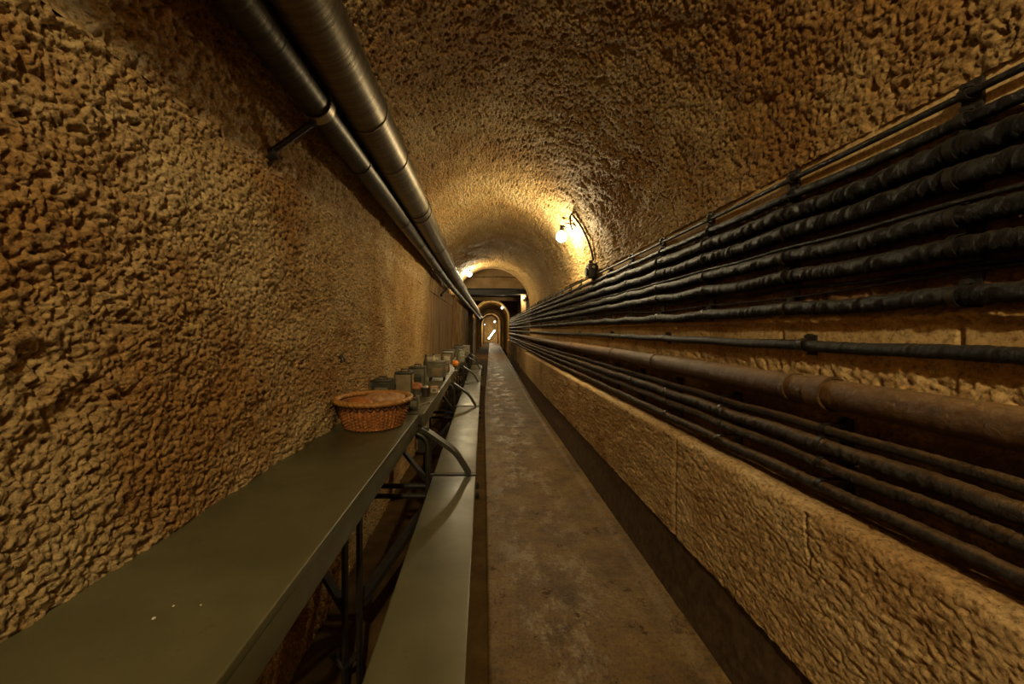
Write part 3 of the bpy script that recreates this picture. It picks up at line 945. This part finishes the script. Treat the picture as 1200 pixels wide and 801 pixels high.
def frame(y, label):
    t = thing('bench_support', label, 'support', (0, y, 0), 0, 'iron supports carrying tables and benches')
    for dy in (-0.025, 0.025):
        m = MB()
        c = [(-0.272, dy, z) for z in np.linspace(0.33, 0.60, 8)]
        c += [(-0.272 - 0.075 * (1 - math.cos(a)), dy, 0.60 + 0.062 * math.sin(a)) for a in np.linspace(0.15, PI / 2, 9)] + [(-0.42, dy, 0.662)]
        m.tube(c, 0.011, 10); m.build('leg', STEEL, t)
    for z in (0.392, 0.342):
        m = MB(); m.tube([(-0.655, 0, z), (-0.022, 0, z), (-0.018, 0, z)], [0.0125, 0.0125, 0.009], 12); m.build('rail', IRON, t)
    m = MB(); m.bar((-0.50, 0, 0.695), (-0.275, 0, 0.415), 0.045, 0.014); m.build('strut', IRON, t)
    pts = [(-0.305, 0, 0.678), (-0.28, 0, 0.664), (-0.24, 0, 0.637), (-0.20, 0, 0.609), (-0.165, 0, 0.584), (-0.140, 0, 0.562), (-0.120, 0, 0.537), (-0.102, 0, 0.508), (-0.082, 0, 0.475), (-0.066, 0, 0.451)]
    m = MB(); m.strip(pts, 0.06, 0.018); m.build('arm', STEEL, t)
    m = MB(); m.box(-0.285, -0.034, -0.012, 0.012, 0.425, 0.4525, 0.003); m.build('bench_bar', IRON, t)
    m = MB(); m.box(-0.325, -0.268, -0.004, 0.004, 0.56, 0.685, 0.001); m.build('gusset_plate', STEEL, t)
    for z in (0.392, 0.342):
        m = MB(); m.tube([(-0.034, 0, z), (-0.022, 0, z)], 0.018, 6); m.build('nut', IRON, t)
    return t


f0 = frame(1.87, 'curved iron support at the table joint beside the basket, largest of the row')
for y, lb in ((3.54, 'curved iron support at the second table joint, below the tins'), (5.20, 'curved iron support at the third table joint down the row'),
              (6.86, 'curved iron support at the fourth table joint, near the end'), (7.71, 'last curved iron support closing the row of tables'), (0.19, 'curved iron support at the very near end of the tables')):
    dup(f0, (0, y, 0), lb)


def trestle(y, label):
    t = thing('table_trestle', label, 'trestle', (0, y, 0), 0, 'dark trestles under the tables')
    for x in (-0.43, -0.385):
        m = MB(); m.bar((x, 0, -0.018), (x, 0, 0.675), 0.03, 0.012); m.build('leg', IRON, t)
    m = MB(); m.bar((-0.40, 0.06, 0.28), (-0.25, 0.50, 0.385), 0.028, 0.03, (0, 0, 1)); m.build('brace', IRON, t)
    m = MB(); m.bar((-0.62, 0, 0.665), (-0.335, 0, 0.665), 0.03, 0.02); m.build('top_bar', IRON, t)
    m = MB(); m.bar((-0.43, 0, 0.30), (-0.62, 0, 0.62), 0.03, 0.012); m.build('strut', IRON, t)
    m = MB(); m.tube([(-0.47, 0, 0.16), (-0.43, -0.01, 0.125), (-0.39, 0, 0.16)], 0.01, 8); m.build('hook', IRON, t)
    return t


r0 = trestle(1.17, 'dark double-legged trestle under the nearest table')
for y, lb in ((2.75, 'dark double-legged trestle under the table with tins'), (4.4, 'dark double-legged trestle under the third table'), (6.1, 'dark double-legged trestle under the fourth table')):
    dup(r0, (0, y, 0), lb)

# ------------------------------------------------------------- basket and bread
BX, BY = -0.480, 1.655
bk = thing('wicker_basket', 'round reddish-brown wicker basket on the nearest table against the wall', 'basket', (BX, BY, TZ))
nr, na = 82, 384
V = np.zeros((nr, na, 3))
an = np.linspace(0, 2 * PI, na, endpoint=False)
NS = 48
for i in range(nr):
    u = i / (nr - 1); z = 0.004 + 0.104 * u
    R = 0.122 + 0.022 * u + 0.006 * math.sin(PI * u)
    row = math.floor(u * 16)
    wv = 0.0014 * np.cos(NS / 2 * an + PI * row) * abs(math.sin(PI * u * 16)) ** 0.5 + 0.0052 * np.abs(np.cos(NS / 2 * an)) - 0.0018 * (1 - abs(math.sin(PI * u * 16)))
    r = R + wv
    V[i, :, 0] = r * np.cos(an); V[i, :, 1] = r * np.sin(an); V[i, :, 2] = z
inner = V[::-4].copy(); inner[..., 0] *= 0.93; inner[..., 1] *= 0.93
bot = np.zeros((1, na, 3)); bot[..., 2] = 0.004
o = grid_obj('woven_body', np.concatenate([bot, V, inner, bot + np.array([0, 0, 0.006])]), WICK, bk, close=True)
for nm, R0, rt, z0, wob, mt in (('rim', 0.158, 0.0135, 0.118, 0.0014, WICKR), ('foot_band', 0.1225, 0.006, 0.008, 0.002, WICK)):
    nu, nv = 260, 14
    W = np.zeros((nv, nu, 3)); ua = np.linspace(0, 2 * PI, nu, endpoint=False)
    for j in range(nv):
        b_ = 2 * PI * j / (nv - 1)
        rr = rt + wob * np.sin(46 * ua + 2.0 * b_)
        W[j, :, 0] = (R0 + rr * math.cos(b_)) * np.cos(ua); W[j, :, 1] = (R0 + rr * math.cos(b_)) * np.sin(ua); W[j, :, 2] = z0 + rr * 0.85 * math.sin(b_)
    grid_obj(nm, W, mt, bk, close=True)
m = MB()
for k in range(34):     # dark loops hung below the rim in place of its scalloped shadow gaps
    a0 = 2 * PI * k / 34; pts = []
    for s_ in np.linspace(0, 1, 7):
        a = a0 + 2 * PI / 34 * s_; rr = 0.158 - 0.004 * math.sin(PI * s_)
        pts.append((rr * math.cos(a), rr * math.sin(a), 0.110 - 0.018 * math.sin(PI * s_)))
    m.tube(pts, 0.0032, 6)
m.build('shadow_loops', WICKD, bk)
m = MB(); m.tube([(0.165, 0.02, 0.118), (0.185, 0.01, 0.126), (0.188, -0.01, 0.124), (0.166, -0.02, 0.116)], 0.006, 8); m.build('handle', WICKD, bk)


def loaf(c, L, w, h, rz, label, mat=BREAD, nm='bread_loaf', zc=0.0):
    t = thing(nm, label, 'bread', c, rz, 'bread on the tables')
    nu, nv = 40, 20
    W = np.zeros((nu, nv, 3)); bb = np.linspace(0, 2 * PI, nv, endpoint=False)
    for i in range(nu):
        s_ = -1 + 2 * i / (nu - 1); k = max(1e-3, (1 - abs(s_) ** 2.6)) ** 0.5
        sl = 1 - 0.10 * math.exp(-((math.sin(s_ * 9)) / 0.25) ** 2)
        W[i, :, 0] = s_ * L / 2; W[i, :, 1] = w / 2 * k * np.cos(bb)
        zz = np.sin(bb); W[i, :, 2] = np.where(zz > 0, zz * h * k * sl, zz * h * 0.35 * k) + h * 0.35
    grid_obj('crust', W, mat, t, close=True)
    m = MB(); m.tube([(s_ * L / 2.6, 0.06 * w * math.sin(s_ * 6), h * (1.31 - 0.22 * s_ * s_)) for s_ in np.linspace(-0.9, 0.9, 9)], 0.003, 6)
    m.build('score_line', BREAD2, t)
    return t


loaf((BX + 0.055, BY + 0.03, TZ + 0.092), 0.16, 0.085, 0.036, 0.25, 'light scored loaf lying topmost in the wicker basket')
loaf((BX - 0.05, BY - 0.03, TZ + 0.084), 0.14, 0.075, 0.032, -0.5, 'browner loaf at the left in the wicker basket', BREAD2)
loaf((BX + 0.0, BY + 0.085, TZ + 0.086), 0.14, 0.06, 0.032, 0.1, 'loaf at the back rim inside the wicker basket')
loaf((BX + 0.01, BY - 0.02, TZ + 0.022), 0.17, 0.09, 0.034, 1.2, 'loaf buried at the bottom of the wicker basket')
# crumbs
for i, (x, y, s_, lb) in enumerate(((-0.478, 0.545, 0.0026, 'larger white crumb on the nearest table'), (-0.470, 0.570, 0.0018, 'small white crumb just beyond the larger one'), (-0.430, 0.572, 0.0016, 'faint tiny crumb right of the other crumbs'))):
    m = MB(); m.sphere((0, 0, s_ * 0.5), s_, 10, 6, (1, 1, 0.6)); o = m.build('crumb', TINL); o.location = (x, y, TZ)
    for v in o.data.vertices: v.co.x *= 1 + 0.3 * math.sin(v.co.y * 2000)
    tag(o, lb, 'crumb', 'crumbs on the nearest table')

# ------------------------------------------------------------- table wares
def canister(x, y, w, d, h, mat, label, lid=TIND, rz=0.0, handle=True, feet=0.0, plate=None, nm='tin_canister', cat='tin'):
    t = thing(nm, label, cat, (x, y, TZ), rz)
    m = MB(); m.box(-w / 2, w / 2, -d / 2, d / 2, feet, h * 0.88, 0.006, 3)
    m.build('body', mat, t)
    m = MB(); m.box(-w / 2 - 0.003, w / 2 + 0.003, -d / 2 - 0.003, d / 2 + 0.003, h * 0.87, h * 0.98, 0.004); L = m.build('lid', lid, t)
    if handle:
        m = MB(); m.tube([(-w * 0.22, 0, h * 0.97), (-w * 0.2, 0, h * 1.07), (w * 0.2, 0, h * 1.07), (w * 0.22, 0, h * 0.97)], 0.004, 8); m.build('handle', IRON, L)
    if feet > 0:
        for sx in (-1, 1):
            for sy in (-1, 1):
                m = MB(); m.box(sx * w * 0.42 - 0.006, sx * w * 0.42 + 0.006, sy * d * 0.4 - 0.006, sy * d * 0.4 + 0.006, 0, feet + 0.004, 0.001); m.build('foot', IRON, t)
    for sx in (-1, 1):
        m = MB(); m.box(sx * (w / 2) - 0.004, sx * (w / 2) + 0.004, -d / 2 - 0.004, -d / 2 + 0.004, feet, h * 0.88, 0.002)
        m.build('corner_bead', lid, t)
    if plate:
        m = MB(); m.box(-w * 0.3, w * 0.3, -d / 2 - 0.003, -d / 2 + 0.001, h * 0.25, h * 0.65, 0.001); m.build('label_plate', plate, t)
    return t


canister(-0.585, 2.20, 0.115, 0.10, 0.135, TIND, 'low dark metal box with pale right side, behind the wicker basket by the wall', TIND, 0, True, 0.0, TIN, 'metal_box', 'box')
canister(-0.505, 2.42, 0.105, 0.09, 0.155, TINB, 'tan square tin standing between the dark box and the grey tins', TIND)
canister(-0.483, 2.78, 0.115, 0.10, 0.152, TIN, 'grey square tin behind the copper-brown bread crust', TIND, 0, True, 0, TIND)
canister(-0.378, 3.12, 0.135, 0.11, 0.165, TIN, 'largest grey tin, raised on short feet near the table edge', TIN, 0, False, 0.03, TINB)
canister(-0.366, 1.985, 0.056, 0.05, 0.072, TIND, 'small dark tin right of the basket rim at the table joint', TIN, 0.1, True, 0, TIN)
canister(-0.326, 2.50, 0.042, 0.045, 0.045, TINL, 'tiny pale box with reddish lid beside the dark cup', PINK, 0.2, False, 0, TIN, 'small_box', 'box')
canister(-0.365, 3.75, 0.055, 0.06, 0.085, TINB, 'small tan box beside the orange fruit stand', TIND, 0, False, 0, PINK, 'small_box', 'box')
canister(-0.55, 4.2, 0.14, 0.10, 0.14, TINL, 'pale low box behind the largest grey tin', TINB, 0, False, 0, TINB, 'storage_box', 'box')
canister(-0.45, 4.75, 0.12, 0.10, 0.135, TINB, 'tan box standing between the pale boxes on the third table', TIND, 0, False, 0, TINL, 'storage_box', 'box')
canister(-0.50, 5.5, 0.16, 0.12, 0.125, TINL, 'pale wide box with dark lid far along the tables', TIND, 0, False, 0, TIN, 'storage_box', 'box')
canister(-0.40, 5.95, 0.14, 0.12, 0.15, TIN, 'grey box with dark lid far along the tables', TIND, 0, True, 0, TIN, 'storage_box', 'box')
canister(-0.31, 6.65, 0.12, 0.12, 0.14, TINL, 'whitish box near the table edge by the off-white post', WHITE, 0, False, 0, PINK, 'storage_box', 'box')
canister(-0.47, 6.9, 0.16, 0.12, 0.15, TINB, 'brownish box at the very end of the tables by the wall', WOOD, 0, False, 0, TINL, 'storage_box', 'box')

# bread heel on a bowl
t_ = thing('tin_bowl', 'grey-green bowl under the copper-brown bread crust', 'bowl', (-0.432, 2.43, TZ))
m = MB(); m.lathe([(0.0, 0.0), (0.024, 0.0), (0.033, 0.012), (0.038, 0.036), (0.039, 0.037), (0.036, 0.036), (0.030, 0.012), (0.0, 0.006)], 28); m.build('bowl_wall', TIN, t_)
m = MB(); m.lathe([(0.024, 0.0), (0.027, 0.0), (0.027, 0.004), (0.024, 0.004)], 24); m.build('foot_ring', TIND, t_)
loaf((-0.432, 2.43, TZ + 0.030), 0.085, 0.055, 0.036, 0.1, 'copper-brown rounded bread crust resting on the grey-green bowl', BREAD2, 'bread_crust')
# slatted cup
t_ = thing('slatted_cup', 'dark slatted cup with pale filling near the table edge', 'cup', (-0.362, 2.37, TZ))
m = MB(); m.lathe([(0.0, 0.0), (0.022, 0.0), (0.026, 0.056), (0.023, 0.056), (0.020, 0.004), (0.0, 0.004)], 28); m.build('cup_wall', WOOD, t_)
m = MB()
for k in range(18):
    a = 2 * PI * k / 18; m.bar((0.0225 * math.cos(a), 0.0225 * math.sin(a), 0.001), (0.0268 * math.cos(a), 0.0268 * math.sin(a), 0.056), 0.004, 0.004, (math.cos(a), math.sin(a), 0), 0)
m.build('slats', TIND, t_)
m = MB(); m.sphere((0, 0, 0.054), 0.019, 18, 10, (1, 1, 0.7)); m.build('filling', TINL, t_)
# small spoon leaning by the tin
t_ = thing('spoon', 'pale spoon lying beside the small dark tin', 'spoon', (-0.325, 2.07, TZ))
m = MB(); m.tube([(-0.03, -0.01, 0.004), (0.0, 0.04, 0.005), (0.012, 0.06, 0.006)], 0.003, 8); m.build('handle', GALV, t_)
m = MB(); m.sphere((0.018, 0.072, 0.006), 0.011, 14, 8, (1, 1, 0.4)); m.build('bowl', GALV, t_)
# pedestal + orange
t_ = thing('pedestal_cup', 'small dark stand carrying the bright orange fruit', 'stand', (-0.285, 3.86, TZ))
m = MB(); m.lathe([(0.0, 0.0), (0.02, 0.0), (0.018, 0.006), (0.008, 0.014), (0.008, 0.03), (0.028, 0.042), (0.026, 0.044), (0.0, 0.038)], 24); m.build('stem', TIND, t_)
m = MB(); m.lathe([(0.018, 0.0), (0.024, 0.0), (0.024, 0.004), (0.018, 0.006)], 24); m.build('base_ring', TINL, t_)
t_ = thing('orange', 'bright orange fruit on the small stand at the table edge', 'fruit', (-0.285, 3.86, TZ + 0.039))
m = MB(); m.lathe([(0.036 * math.sin(a) * (1 - 0.03 * math.cos(9 * a)), 0.034 - 0.034 * math.cos(a)) for a in np.linspace(0, PI, 16)], 28); m.build('flesh', ORANGE, t_)
m = MB(); m.tube([(0, 0, 0.064), (0.002, 0, 0.073)], 0.004, 8); m.build('stem', WOOD, t_)


def jar(x, y, r, h, label, fill):
    t = thing('glass_jar', label, 'jar', (x, y, TZ))
    m = MB(); m.lathe([(0.0, 0.0), (r * 0.94, 0.0), (r, 0.006), (r, h * 0.74), (r * 0.72, h * 0.86), (r * 0.7, h * 0.93), (r * 0.66, h * 0.93), (r * 0.66, h * 0.85), (r * 0.92, h * 0.73), (r * 0.92, 0.008), (0, 0.006)], 28); m.build('glass_wall', GLASS, t)
    m = MB(); m.lathe([(0.0, h * 0.92), (r * 0.76, h * 0.92), (r * 0.76, h * 0.99), (r * 0.7, h), (0.0, h)], 28); m.build('lid', TIN, t)
    m = MB(); m.lathe([(0.0, 0.009), (r * 0.89, 0.010), (r * 0.89, h * 0.5), (0.0, h * 0.52)], 24); m.build('contents', fill, t)
    return t


jar(-0.283, 4.86, 0.046, 0.165, 'tall glass jar at the table edge past the orange fruit', TINL)
jar(-0.335, 5.3, 0.048, 0.155, 'glass jar behind the tall jar at the table edge', TINB)
jar(-0.28, 5.75, 0.05, 0.17, 'glass jar farthest along the table edge, before the whitish box', TIN)


def bottle(x, y, label, mat):
    t = thing('bottle', label, 'bottle', (x, y, TZ))
    r = 0.024
    m = MB(); m.lathe([(0, 0), (r, 0), (r, 0.10), (r * 0.9, 0.115), (r * 0.4, 0.14), (r * 0.4, 0.168), (0, 0.168)], 22); m.build('bottle_glass', mat, t)
    m = MB(); m.tube([(0, 0, 0.166), (0, 0, 0.18)], r * 0.42, 12); m.build('cork', WOOD, t)


bottle(-0.55, 3.62, 'dark bottle by the wall behind the largest grey tin', TIND)
bottle(-0.49, 3.72, 'pale bottle beside the dark bottle behind the largest grey tin', TINL)

# iron hook in the left wall
t_ = thing('wall_hook', 'small dark iron hook stuck in the left wall above the basket', 'hook', (-0.652, 1.72, 1.04))
m = MB(); m.tube([(-0.02, 0, 0.006), (0.012, 0, 0.007), (0.02, 0, -0.004), (0.018, 0, -0.018)], 0.005, 8); m.build('shank', IRON, t_)
m = MB(); m.box(-0.006, 0.006, -0.012, 0.012, -0.02, 0.03, 0.002); m.build('back_plate', IRON, t_)

# ------------------------------------------------------------------ world, camera
w = bpy.data.worlds.new('World'); SC.world = w; w.use_nodes = True
w.node_tree.nodes['Background'].inputs[0].default_value = (0.0, 0.0, 0.0, 1)

cam = bpy.data.cameras.new('Camera'); co = bpy.data.objects.new('Camera', cam); COL.objects.link(co)
co.location = (0, 0, HC); co.rotation_euler = (PI / 2, 0, 0)
cam.sensor_width = 36; cam.lens = 440 / 1200 * 36
cam.shift_x = 34 / 1200; cam.shift_y = -14.5 / 1200
cam.clip_start = 0.02; cam.clip_end = 200
SC.camera = co
SC.view_settings.view_transform = 'Standard'
SC.view_settings.look = 'None'
SC.view_settings.gamma = 1
SC.view_settings.use_curve_mapping = False
SC.view_settings.exposure = 0.0
SC.cycles.max_bounces = 8
SC.cycles.use_denoising = True
SC.cycles.sample_clamp_indirect = 8
